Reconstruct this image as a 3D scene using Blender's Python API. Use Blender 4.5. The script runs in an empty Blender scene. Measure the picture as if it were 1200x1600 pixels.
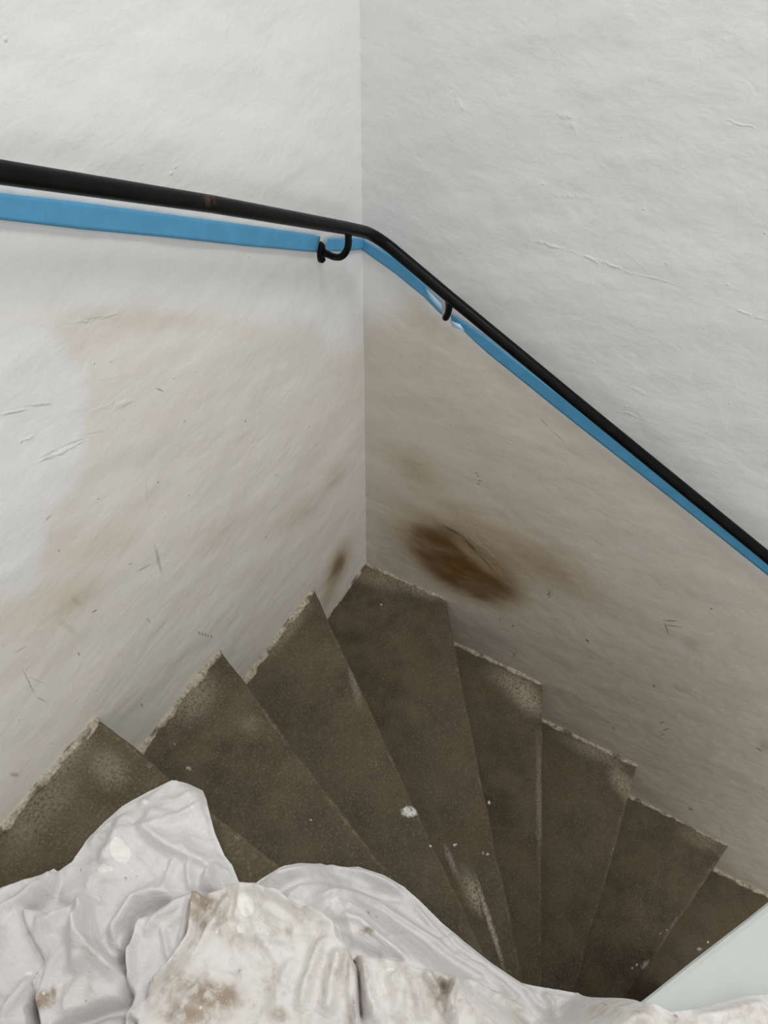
import bpy, bmesh, math
import numpy as np
from mathutils import Matrix, Vector

# ---------------------------------------------------------------- camera, world, lights, exposure
CAM = {'cam': [-1.1154, -0.6525, 1.1092], 'yaw': 1.08007, 'pitch': 0.84506, 'roll': 0.01752, 'F': 1149.48, 'nw': [-0.9651, -0.9378], 'tips': [0.8612, 0.5872, 0.2568, 0.2539, 0.5733, 0.8971, 1.2237]}

S = bpy.context.scene
COL = S.collection

def make_camera():
    y, t, r = CAM['yaw'], CAM['pitch'], CAM['roll']
    f = Vector((math.sin(y)*math.cos(t), math.cos(y)*math.cos(t), -math.sin(t)))
    a = Vector((math.cos(y), -math.sin(y), 0)); u = a.cross(f)
    a2 = a*math.cos(r)+u*math.sin(r); u2 = u*math.cos(r)-a*math.sin(r)
    cd = bpy.data.cameras.new('camera'); cd.sensor_fit = 'VERTICAL'; cd.sensor_height = 36.0
    cd.lens = CAM['F']*36.0/1600.0; cd.clip_start = 0.02
    c = bpy.data.objects.new('camera', cd); COL.objects.link(c)
    m = Matrix((a2, u2, -f)).transposed().to_4x4(); m.translation = CAM['cam']
    c.matrix_world = m; S.camera = c
make_camera()

W = bpy.data.worlds.new('world'); S.world = W; W.use_nodes = True
bg = W.node_tree.nodes['Background']; bg.inputs[0].default_value = (1.0, 0.995, 0.985, 1); bg.inputs[1].default_value = 0.70

def area(name, loc, target, sx, sy, power, col):
    d = bpy.data.lights.new(name, 'AREA'); d.shape = 'RECTANGLE'; d.size = sx; d.size_y = sy; d.energy = power; d.color = col
    o = bpy.data.objects.new(name, d); COL.objects.link(o); o.location = loc
    o.rotation_euler = (Vector(target)-Vector(loc)).to_track_quat('-Z', 'Y').to_euler()
    return o
area('ceiling_light', (-0.45, -1.1, 2.5), (-0.6, -0.6, 0), 0.55, 0.55, 19, (1.0, 0.99, 0.97))
area('stair_window_light', (-2.6, -0.9, 1.9), (-0.2, -0.5, 0.2), 0.9, 1.2, 6, (0.96, 0.98, 1.0))
area('lower_stair_fill_light', (-0.5, -2.5, -0.3), (0, -1.0, -0.8), 0.8, 0.8, 5, (1.0, 0.97, 0.92))  # added fill lamp to lift the dim lower wall, no window modelled there

S.view_settings.view_transform = 'Standard'; S.view_settings.look = 'None'
S.view_settings.gamma = 1; S.view_settings.use_curve_mapping = False; S.view_settings.exposure = -0.13

S.cycles.max_bounces = 8; S.cycles.diffuse_bounces = 5; S.cycles.glossy_bounces = 3; S.cycles.transmission_bounces = 1

# ---------------------------------------------------------------- measured places (metres)
BROWN_B = [[-0.3029,-0.4445,-6.41,-1.38,0.94,-10.25,0.95,0.8], [-0.2159,-0.3512,-11.69,-1.99,1.82,-8.87,0.7,0.9], [-0.2603,-0.3817,-5.32,-1.03,1.29,-7.16,1.0,0.75], [-0.3659,-0.4108,-8.47,-1.5,0.88,-11.72,0.7,0.9], [-0.4709,-0.269,-6.31,-1.14,1.57,-10.42,0.45,0.95], [-0.1401,-0.1221,-12.86,-2.98,4.09,-12.39,0.33,0.95], [-0.5706,-0.2914,-9.9,-0.96,3.89,-15.82,0.25,0.95], [-0.2919,-0.3052,-3.88,-0.68,0.43,-5.22,0.28,0.95], [-0.3083,-0.2226,-7.77,-2.48,4.85,-19.69,0.3,0.95]]
LITE_B = [[-0.3157,-0.3313,-12.06,-3.62,14.85,-34.59,0.75,0.7], [-0.3771,-0.3628,-16.37,-4.39,14.13,-34.61,0.5,0.8]]
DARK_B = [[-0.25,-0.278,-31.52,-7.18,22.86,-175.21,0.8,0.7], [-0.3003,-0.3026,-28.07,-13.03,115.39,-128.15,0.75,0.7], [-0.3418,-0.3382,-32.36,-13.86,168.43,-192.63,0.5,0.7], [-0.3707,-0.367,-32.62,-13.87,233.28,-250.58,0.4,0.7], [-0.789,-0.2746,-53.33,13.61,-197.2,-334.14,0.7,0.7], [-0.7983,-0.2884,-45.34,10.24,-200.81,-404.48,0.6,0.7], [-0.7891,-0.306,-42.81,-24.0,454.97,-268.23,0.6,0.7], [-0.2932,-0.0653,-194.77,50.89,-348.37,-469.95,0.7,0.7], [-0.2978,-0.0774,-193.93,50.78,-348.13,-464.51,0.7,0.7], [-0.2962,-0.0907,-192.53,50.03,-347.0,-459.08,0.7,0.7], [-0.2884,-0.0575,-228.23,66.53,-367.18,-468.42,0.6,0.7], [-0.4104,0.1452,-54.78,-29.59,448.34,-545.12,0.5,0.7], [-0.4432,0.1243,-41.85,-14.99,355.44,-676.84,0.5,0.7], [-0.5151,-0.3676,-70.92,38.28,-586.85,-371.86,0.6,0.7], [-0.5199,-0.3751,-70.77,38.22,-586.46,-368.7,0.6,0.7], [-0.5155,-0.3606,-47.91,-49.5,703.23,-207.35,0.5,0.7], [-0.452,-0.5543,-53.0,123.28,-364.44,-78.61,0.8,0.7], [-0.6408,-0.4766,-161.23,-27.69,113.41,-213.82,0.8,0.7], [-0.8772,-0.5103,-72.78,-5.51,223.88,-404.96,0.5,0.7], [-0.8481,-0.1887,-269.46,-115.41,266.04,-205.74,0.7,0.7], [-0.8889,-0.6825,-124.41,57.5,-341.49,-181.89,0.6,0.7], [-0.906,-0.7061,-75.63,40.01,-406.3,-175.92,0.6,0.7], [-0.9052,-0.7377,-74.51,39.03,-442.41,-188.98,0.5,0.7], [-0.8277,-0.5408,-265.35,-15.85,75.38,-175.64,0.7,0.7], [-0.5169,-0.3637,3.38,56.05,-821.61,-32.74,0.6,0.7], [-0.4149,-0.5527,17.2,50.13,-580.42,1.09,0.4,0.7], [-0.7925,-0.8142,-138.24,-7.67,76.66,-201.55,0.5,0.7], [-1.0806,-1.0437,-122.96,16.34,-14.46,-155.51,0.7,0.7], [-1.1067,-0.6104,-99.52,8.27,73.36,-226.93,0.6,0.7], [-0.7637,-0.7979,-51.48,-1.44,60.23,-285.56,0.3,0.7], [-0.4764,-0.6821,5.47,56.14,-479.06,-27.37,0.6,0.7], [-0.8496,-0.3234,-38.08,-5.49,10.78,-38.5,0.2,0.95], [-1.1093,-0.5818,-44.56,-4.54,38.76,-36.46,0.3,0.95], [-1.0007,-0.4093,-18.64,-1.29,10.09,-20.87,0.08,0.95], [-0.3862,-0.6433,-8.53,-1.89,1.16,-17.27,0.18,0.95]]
BROWN_A = [[-0.1402,-0.4158,-12.34,-7.84,7.29,-9.36,0.85,0.9], [-0.1818,-0.4591,-16.35,-9.14,8.05,-9.28,0.35,0.95], [-0.1382,-0.0911,-18.04,-13.87,5.9,-19.96,0.22,0.95], [-0.2744,-0.0781,-12.32,-7.45,-3.87,-17.96,0.2,0.95], [-0.5029,0.0942,-10.75,-2.84,-9.73,-18.85,0.16,0.95], [-0.7399,0.3119,-11.26,1.58,-11.98,-18.11,0.2,0.95], [-0.8017,0.2659,-18.0,-1.22,-9.57,-19.82,0.28,0.95], [-0.8297,0.2195,5.11,-34.43,-148.39,-30.34,0.22,0.6], [-0.799,0.2517,0.28,-47.83,-161.86,-50.34,0.28,0.95], [-0.5383,0.5566,4.8,-4.46,-32.66,-48.98,0.14,0.9], [-0.2064,-0.4865,-23.92,-12.44,9.34,-18.56,0.35,0.9], [-0.8599,0.2795,-15.5,0.19,-12.4,-18.59,0.15,0.95]]
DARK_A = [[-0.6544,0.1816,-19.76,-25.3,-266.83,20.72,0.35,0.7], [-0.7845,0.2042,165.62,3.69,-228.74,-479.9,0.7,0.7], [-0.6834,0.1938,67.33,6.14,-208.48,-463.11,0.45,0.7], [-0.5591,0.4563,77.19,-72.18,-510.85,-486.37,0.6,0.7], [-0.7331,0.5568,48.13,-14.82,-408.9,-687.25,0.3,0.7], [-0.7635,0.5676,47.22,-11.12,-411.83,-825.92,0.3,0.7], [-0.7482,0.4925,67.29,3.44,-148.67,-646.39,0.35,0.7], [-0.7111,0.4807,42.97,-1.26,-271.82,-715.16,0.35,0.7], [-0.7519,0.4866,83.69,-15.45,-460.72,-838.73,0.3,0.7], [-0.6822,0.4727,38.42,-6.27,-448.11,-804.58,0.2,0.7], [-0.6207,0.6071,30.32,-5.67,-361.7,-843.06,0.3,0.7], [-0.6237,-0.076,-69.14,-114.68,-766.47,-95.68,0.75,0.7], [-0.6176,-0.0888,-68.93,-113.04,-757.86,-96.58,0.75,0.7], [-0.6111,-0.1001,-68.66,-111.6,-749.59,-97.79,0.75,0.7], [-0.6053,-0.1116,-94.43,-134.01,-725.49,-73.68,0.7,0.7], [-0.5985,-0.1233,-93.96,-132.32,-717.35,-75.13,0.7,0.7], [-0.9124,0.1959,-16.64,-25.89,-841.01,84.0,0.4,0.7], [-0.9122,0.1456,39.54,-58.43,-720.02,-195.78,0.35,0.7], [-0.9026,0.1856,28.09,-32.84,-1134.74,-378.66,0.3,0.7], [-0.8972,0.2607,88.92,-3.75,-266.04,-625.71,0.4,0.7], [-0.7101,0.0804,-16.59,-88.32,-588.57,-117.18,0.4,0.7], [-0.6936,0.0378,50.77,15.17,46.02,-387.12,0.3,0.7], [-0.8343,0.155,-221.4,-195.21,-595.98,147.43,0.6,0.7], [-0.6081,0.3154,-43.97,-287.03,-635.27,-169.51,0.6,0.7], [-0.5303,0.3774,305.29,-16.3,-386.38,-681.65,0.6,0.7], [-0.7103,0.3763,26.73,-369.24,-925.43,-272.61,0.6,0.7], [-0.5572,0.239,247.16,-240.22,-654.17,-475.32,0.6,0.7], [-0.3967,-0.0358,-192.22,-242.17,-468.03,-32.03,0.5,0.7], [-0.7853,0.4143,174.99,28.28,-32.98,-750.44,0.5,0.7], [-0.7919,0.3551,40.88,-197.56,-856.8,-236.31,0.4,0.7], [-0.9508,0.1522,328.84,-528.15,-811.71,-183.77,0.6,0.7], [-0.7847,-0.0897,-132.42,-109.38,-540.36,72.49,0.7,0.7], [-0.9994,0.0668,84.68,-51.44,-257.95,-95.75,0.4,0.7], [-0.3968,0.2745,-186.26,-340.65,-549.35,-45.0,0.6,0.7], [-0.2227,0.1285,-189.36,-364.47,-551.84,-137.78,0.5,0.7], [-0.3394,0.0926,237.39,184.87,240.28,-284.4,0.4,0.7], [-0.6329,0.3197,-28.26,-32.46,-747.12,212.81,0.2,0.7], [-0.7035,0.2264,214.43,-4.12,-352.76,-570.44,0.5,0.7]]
CRACK_A = [[-0.7331,0.5568,48.13,-14.82,-217.92,-366.27,0.7,0.7], [-0.7276,0.4824,25.86,0.35,-89.47,-288.19,0.9,0.7], [-0.767,0.5698,60.09,-12.84,-182.83,-389.2,0.6,0.7], [-0.7586,0.5272,57.56,-5.18,-138.17,-366.24,0.5,0.7], [-0.6208,0.6067,26.51,-3.52,-153.21,-395.26,0.5,0.7], [-0.6364,0.4859,30.85,-2.52,-114.6,-245.03,0.5,0.7], [-0.619,0.4759,50.89,9.68,-44.1,-235.41,0.5,0.7]]
CRACK_B = [[-0.3497,0.5041,-26.0,-2.29,4.85,-302.11,0.8,0.7], [-0.4398,0.4996,-19.66,-1.63,22.95,-306.87,0.7,0.7], [-0.3676,0.5889,-35.74,-0.58,-4.18,-169.5,0.5,0.7], [-0.5286,0.496,-26.7,1.16,-2.14,-471.26,0.4,0.7], [-0.5736,0.7334,-53.23,2.2,66.83,-671.88,0.9,0.7], [-0.5611,0.2312,-34.24,1.06,-8.83,-230.21,0.5,0.7], [-0.5613,0.2845,-64.15,-7.74,50.93,-242.08,0.5,0.7], [-0.6773,0.4811,-35.05,2.93,19.53,-323.03,0.5,0.7], [-0.3364,-0.3159,-11.68,-4.56,23.53,-32.44,1.0,0.7], [-0.3428,0.6962,-41.67,-31.3,71.85,-120.36,0.6,0.7], [-0.1711,0.6867,-17.53,-28.08,73.92,-57.17,0.4,0.7]]
PATCH_A = [[-0.751,0.5439,10.67,-3.12,-2.73,-6.95,1,0.25], [-0.8338,0.4483,18.12,-4.66,-3.84,-7.43,1,0.3]]
PATCH_B = [[-0.0335,0.3687,-12.11,-1.22,0.2,-7.06,1,0.7]]
EDGE_A = [[-0.7669,0.7051], [-0.7298,0.6844], [-0.6153,0.6274], [-0.4635,0.5438], [-0.3326,0.4489], [-0.1958,0.3577], [-0.1165,0.2613], [0.004,0.1948]]
TAPE_A1 = ([[-0.8101,0.8489], [-0.7066,0.7951], [-0.5997,0.7396], [-0.4858,0.6784], [-0.3338,0.5966], [-0.1947,0.5213], [-0.1476,0.4943]], [[-0.8203,0.8316], [-0.7171,0.774], [-0.6102,0.7143], [-0.4944,0.6522], [-0.3402,0.5676], [-0.1986,0.4921], [-0.162,0.4724]])
TAPE_A2 = ([[-0.1267,0.4802], [-0.0902,0.4645], [-0.0472,0.446], [0.0007,0.4215]], [[-0.1366,0.4626], [-0.0919,0.4406], [-0.0484,0.4218], [0.0003,0.4019]])
TAPE_B1 = ([[-0.0018,0.4236], [-0.0739,0.4064], [-0.1398,0.3682], [-0.1741,0.3357]], [[-0.0016,0.4024], [-0.0748,0.3741], [-0.1373,0.3432], [-0.1755,0.3181]])
TAPE_B2 = ([[-0.1949,0.3258], [-0.2153,0.32], [-0.2673,0.3011], [-0.4617,0.213], [-0.6729,0.1132], [-0.9417,-0.0087], [-1.1697,-0.1113]], [[-0.196,0.3136], [-0.2199,0.3005], [-0.2713,0.2693], [-0.47,0.1745], [-0.6842,0.0764], [-0.9597,-0.0528], [-1.1923,-0.1576]])
PEEL_1 = [[-0.14,0.3656], [-0.1564,0.3586], [-0.1749,0.3428], [-0.1819,0.3216], [-0.1691,0.3313], [-0.1531,0.3482]]
PEEL_2 = [[-0.1947,0.3132], [-0.2025,0.3158], [-0.2161,0.3119], [-0.2318,0.3016], [-0.2171,0.3023], [-0.2035,0.3048]]
SIL = [[-1.1554,-0.0184], [-1.1135,-0.0692], [-1.0909,-0.0933], [-1.0705,-0.1082], [-1.0611,-0.1131], [-1.0616,-0.1208], [-1.043,-0.1286], [-1.0099,-0.1266], [-0.9767,-0.1317], [-0.9502,-0.1379], [-0.9154,-0.1561], [-0.8844,-0.1762], [-0.8764,-0.1946], [-0.8692,-0.2169], [-0.8814,-0.2371], [-0.9148,-0.2795], [-0.9326,-0.3099], [-0.9376,-0.327], [-0.95,-0.347], [-0.9525,-0.3575], [-0.9435,-0.3671], [-0.9305,-0.3738], [-0.9137,-0.3836], [-0.8938,-0.3954], [-0.8454,-0.4051], [-0.8135,-0.4558], [-0.8044,-0.4978], [-0.8043,-0.5348], [-0.8095,-0.5636], [-0.8207,-0.608], [-0.8277,-0.6491], [-0.8337,-0.6989], [-0.8357,-0.7456], [-0.825,-0.7764], [-0.807,-0.8232], [-0.8278,-0.8437], [-0.8431,-0.8553], [-0.8395,-0.8847], [-0.8198,-0.9107], [-0.789,-0.9453], [-0.7625,-0.9737], [-0.7405,-1.0035], [-0.7066,-1.0659], [-0.765,-1.0866], [-0.93,-1.0], [-1.02,-0.95], [-1.2,-0.75], [-1.36,-0.35], [-1.38,-0.12]]
LAY = [([[-1.1174,-0.1288], [-1.0969,-0.1844], [-1.0772,-0.1934], [-1.0628,-0.1987], [-1.0776,-0.2161], [-1.1009,-0.2349], [-1.106,-0.2697], [-1.1093,-0.3022], [-1.127,-0.3159], [-1.1336,-0.3177], [-1.1509,-0.2957], [-1.167,-0.2801], [-1.1885,-0.265], [-1.2065,-0.2677], [-1.1803,-0.2196], [-1.1482,-0.2006], [-1.1307,-0.151]],0.016),
 ([[-1.0688,-0.2703], [-1.0627,-0.2735], [-1.0452,-0.2744], [-1.0201,-0.2962], [-0.9937,-0.3199], [-0.9986,-0.3427], [-1.042,-0.3559], [-1.0832,-0.3535], [-1.1142,-0.3392], [-1.1672,-0.3523], [-1.1406,-0.3251], [-1.1109,-0.3036], [-1.0889,-0.286]],0.014),
 ([[-1.1557,-0.0313], [-1.1147,-0.0811], [-1.0737,-0.1206], [-1.0621,-0.123], [-1.0713,-0.1347], [-1.0872,-0.1403], [-1.106,-0.1366], [-1.1174,-0.1288], [-1.1307,-0.151], [-1.1405,-0.1782], [-1.1482,-0.2006], [-1.1676,-0.2151], [-1.1935,-0.2227], [-1.2158,-0.264], [-1.266,-0.2681]],0.014),
 ([[-0.9508,-0.5351], [-0.9417,-0.5617], [-0.931,-0.5928], [-0.9291,-0.6101], [-0.9211,-0.6266], [-0.9006,-0.6501], [-0.9012,-0.6618], [-0.8703,-0.7403], [-0.8783,-0.7914], [-0.9266,-0.8201], [-1.0662,-0.6061], [-1.0051,-0.5633]],0.012),
 ([[-1.0267,-0.3386], [-1.0128,-0.3328], [-1.0029,-0.3271], [-0.9876,-0.3342], [-0.9666,-0.3479], [-0.9498,-0.3797], [-0.9442,-0.4171], [-0.946,-0.4486], [-0.9361,-0.482], [-0.9379,-0.4987], [-0.9488,-0.5092], [-0.9517,-0.5262], [-0.963,-0.5422], [-0.985,-0.5588], [-1.064,-0.6099], [-1.1835,-0.4155], [-1.1377,-0.3396], [-1.1081,-0.3391], [-1.0735,-0.3455], [-1.0431,-0.3465]],0.02)]
RID = [([[-0.963,-0.1775], [-0.9675,-0.2071], [-0.9694,-0.2317], [-0.965,-0.2674], [-0.9578,-0.3024], [-0.9601,-0.3184]],0.01012,0.011,2.2,0.5),
 ([[-0.885,-0.2425], [-0.9115,-0.2354], [-0.9438,-0.2193], [-0.9532,-0.2006]],0.00552,0.004,1,1),
 ([[-0.9659,-0.2792], [-0.9812,-0.2937], [-0.9948,-0.31]],0.00552,0.006,1,1),
 ([[-0.9613,-0.3095], [-0.9725,-0.3225], [-0.9799,-0.3368]],0.00552,0.006,1,1),
 ([[-0.9712,-0.2613], [-0.9927,-0.2647], [-1.0129,-0.2773]],0.00552,0.004,1,1),
 ([[-0.956,-0.1498], [-0.998,-0.1786], [-1.0274,-0.1687]],0.01288,0.007,1,1),
 ([[-0.9447,-0.3174], [-0.9641,-0.3161], [-0.9882,-0.3219]],0.00736,0.006,1,1),
 ([[-0.9259,-0.153], [-0.9381,-0.1875], [-0.9343,-0.2309]],0.0092,0.004,1,1),
 ([[-1.1528,-0.1232], [-1.1298,-0.1189], [-1.1005,-0.1308], [-1.0768,-0.1379]],0.00828,0.008,1,0.6),
 ([[-1.2202,-0.2038], [-1.1879,-0.206], [-1.1625,-0.2033]],0.00736,0.006,1,1),
 ([[-1.1818,-0.1327], [-1.18,-0.1646], [-1.2001,-0.1974]],0.0092,0.006,1,1),
 ([[-1.0635,-0.2006], [-1.0868,-0.2149], [-1.111,-0.2314], [-1.1381,-0.2543]],0.01288,0.017,1.2,1),
 ([[-1.0868,-0.2149], [-1.1036,-0.2374], [-1.1068,-0.2652], [-1.1083,-0.3012]],0.00828,0.01,0.6,1.4),
 ([[-1.1247,-0.1618], [-1.11,-0.1807], [-1.0869,-0.1915]],0.00828,0.006,1,1),
 ([[-1.0979,-0.2698], [-1.0781,-0.2549], [-1.0574,-0.2525], [-1.039,-0.2527], [-1.021,-0.2644], [-1.0137,-0.2855], [-1.014,-0.3041]],0.00736,0.018,1.3,0.6),
 ([[-1.0947,-0.2754], [-1.077,-0.2659], [-1.0671,-0.2688]],0.00368,0.008,1,1),
 ([[-1.0467,-0.3056], [-1.0653,-0.3285], [-1.0747,-0.3434]],0.0046,0.005,1,1),
 ([[-0.9977,-0.3208], [-1.0228,-0.3303], [-1.0587,-0.3405]],0.00552,0.007,1,1),
 ([[-1.0656,-0.276], [-1.0915,-0.2958], [-1.1255,-0.3187]],0.00552,0.008,1,1),
 ([[-1.068,-0.2941], [-1.043,-0.2939], [-1.0149,-0.3134]],0.00644,0.006,1,1),
 ([[-0.9704,-0.3475], [-0.9549,-0.3834], [-0.9493,-0.4206], [-0.9477,-0.4548], [-0.9357,-0.4935]],0.00736,0.01,1,1),
 ([[-0.9688,-0.3569], [-1.0047,-0.363], [-1.0303,-0.3621], [-1.072,-0.3596]],0.00644,0.006,1,1),
 ([[-0.9625,-0.368], [-0.983,-0.3788], [-1.0006,-0.3856]],0.00552,0.004,1,1),
 ([[-1.0213,-0.3858], [-1.0017,-0.4167], [-0.9815,-0.4621]],0.00184,0.003,1,1),
 ([[-1.056,-0.3771], [-1.0411,-0.4155], [-1.0317,-0.4381]],0.00184,0.002,1,1),
 ([[-0.956,-0.4963], [-1.0023,-0.4997], [-1.0422,-0.5096]],0.00828,0.008,1,1),
 ([[-0.9561,-0.5183], [-0.9946,-0.5276], [-1.0319,-0.5415]],0.00736,0.009,1,1),
 ([[-0.9593,-0.5344], [-0.995,-0.5546], [-1.0162,-0.5698]],0.0046,0.007,1,1),
 ([[-0.9946,-0.4707], [-1.0309,-0.4759], [-1.0617,-0.4876]],0.01104,0.006,1,1),
 ([[-1.062,-0.3918], [-1.0947,-0.3878], [-1.1206,-0.3941]],0.0092,0.005,1,1),
 ([[-0.9616,-0.3778], [-0.9703,-0.4248], [-0.9604,-0.4581]],0.0092,0.004,1,1),
 ([[-0.9531,-0.3769], [-0.937,-0.3832], [-0.9206,-0.3928], [-0.8964,-0.415], [-0.8451,-0.4291], [-0.8215,-0.4725], [-0.8151,-0.5148], [-0.8143,-0.5483]],0.00736,0.011,1,1),
 ([[-0.9527,-0.438], [-0.9275,-0.4567], [-0.8954,-0.4758], [-0.8744,-0.4929], [-0.859,-0.5273], [-0.858,-0.5918], [-0.8588,-0.666], [-0.8592,-0.7371], [-0.8609,-0.7861]],0.00736,0.01,1.3,0.7),
 ([[-0.9492,-0.4001], [-0.9474,-0.4193], [-0.9294,-0.4277], [-0.9111,-0.436]],0.00736,0.005,1,1),
 ([[-0.9275,-0.4865], [-0.9173,-0.5193], [-0.9202,-0.5592], [-0.9252,-0.599]],0.00552,0.006,1,0.7),
 ([[-0.8254,-0.6087], [-0.839,-0.6678], [-0.8431,-0.7305], [-0.8392,-0.7781]],0.00552,0.007,1,1),
 ([[-0.8175,-0.5499], [-0.8378,-0.604], [-0.8498,-0.652], [-0.8521,-0.7143]],0.0046,0.005,1,1),
 ([[-0.9202,-0.5592], [-0.8765,-0.5781], [-0.8834,-0.6319]],0.00552,0.003,1,1),
 ([[-0.9501,-0.4613], [-0.9325,-0.4698], [-0.9142,-0.4783]],0.00736,0.006,1,1),
 ([[-0.9535,-0.5405], [-0.9793,-0.5691], [-1.0076,-0.5985]],0.00828,0.009,1,1),
 ([[-0.9316,-0.6158], [-0.9412,-0.6516], [-0.9637,-0.6779]],0.00644,0.01,1,0.6),
 ([[-0.9038,-0.6624], [-0.9366,-0.6599], [-0.9648,-0.6759]],0.00644,0.012,0.6,1),
 ([[-0.9038,-0.6624], [-0.8884,-0.7128], [-0.8772,-0.771]],0.00644,0.009,1,1),
 ([[-0.948,-0.5836], [-0.9679,-0.6034], [-0.9927,-0.6123]],0.00736,0.005,1,1),
 ([[-0.9424,-0.6079], [-0.9623,-0.6271], [-0.9759,-0.6427]],0.00644,0.004,1,1),
 ([[-0.8705,-0.6797], [-0.8657,-0.7392], [-0.8872,-0.7942]],0.00644,0.007,1,1),
 ([[-0.8318,-0.7753], [-0.8411,-0.7904], [-0.8635,-0.7998]],0.00552,0.008,1,1),
 ([[-0.8438,-0.7456], [-0.8533,-0.7926], [-0.9053,-0.8043]],0.00552,0.006,1,1),
 ([[-0.8243,-0.8174], [-0.8691,-0.8396], [-0.8612,-0.876]],0.00828,0.006,1,1),
 ([[-0.8314,-0.9046], [-0.8038,-0.9383], [-0.7581,-0.9946]],0.00736,0.006,1,1),
 ([[-0.832,-0.9242], [-0.8118,-0.9387], [-0.788,-0.97]],0.00552,0.004,1,1),
 ([[-1.0872,-0.2846], [-1.0692,-0.2696], [-1.0528,-0.2638], [-1.0397,-0.2718], [-1.0292,-0.2877]],0.00644,-0.045,1,1),
 ([[-1.0889,-0.286], [-1.0771,-0.2777], [-1.0659,-0.2678]],0.0046,-0.03,1,1),
 ([[-1.1109,-0.3036], [-1.1266,-0.3166], [-1.1338,-0.32], [-1.1524,-0.2971], [-1.1684,-0.2815], [-1.1889,-0.2655]],0.00552,-0.03,1,1),
 ([[-1.0965,-0.1348], [-1.0922,-0.1741], [-1.0962,-0.1826]],0.01288,-0.008,1,1),
 ([[-0.9421,-0.3951], [-0.9197,-0.4109], [-0.8916,-0.4423], [-0.8527,-0.4683], [-0.8319,-0.5127], [-0.8183,-0.5448]],0.00552,-0.03,1,1),
 ([[-1.0978,-0.2729], [-1.0925,-0.2882]],0.0046,-0.01,1,1),
 ([[-0.9201,-0.6427], [-0.9412,-0.6516], [-0.9551,-0.667]],0.00736,-0.02,1,1),
 ([[-0.9523,-0.5398], [-0.9858,-0.5574], [-1.0125,-0.5765]],0.0046,-0.02,1,1),
 ([[-0.9408,-0.5236], [-0.9415,-0.5476], [-0.9366,-0.5682]],0.00828,-0.006,1,1)]
CREAM = [[[-1.0267,-0.3386], [-1.0128,-0.3328], [-1.0029,-0.3271], [-0.9876,-0.3342], [-0.9666,-0.3479], [-0.9498,-0.3797], [-0.9442,-0.4171], [-0.946,-0.4486], [-0.9361,-0.482], [-0.9379,-0.4987], [-0.9488,-0.5092], [-0.9517,-0.5262], [-0.963,-0.5422], [-0.985,-0.5588], [-1.064,-0.6099], [-1.1835,-0.4155], [-1.1377,-0.3396], [-1.1081,-0.3391], [-1.0735,-0.3455], [-1.0431,-0.3465]], [[-0.9508,-0.5351], [-0.9417,-0.5617], [-0.931,-0.5928], [-0.9291,-0.6101], [-0.9211,-0.6266], [-0.9006,-0.6501], [-0.9012,-0.6618], [-0.8703,-0.7403], [-0.8783,-0.7914], [-0.9266,-0.8201], [-1.0662,-0.6061], [-1.0051,-0.5633]], [[-0.8129,-0.8185], [-0.8476,-0.8531], [-0.8443,-0.882], [-0.7946,-0.9417], [-0.7461,-0.9991], [-0.6845,-1.0894], [-0.7922,-1.0789], [-0.9395,-0.8158]]]
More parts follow.
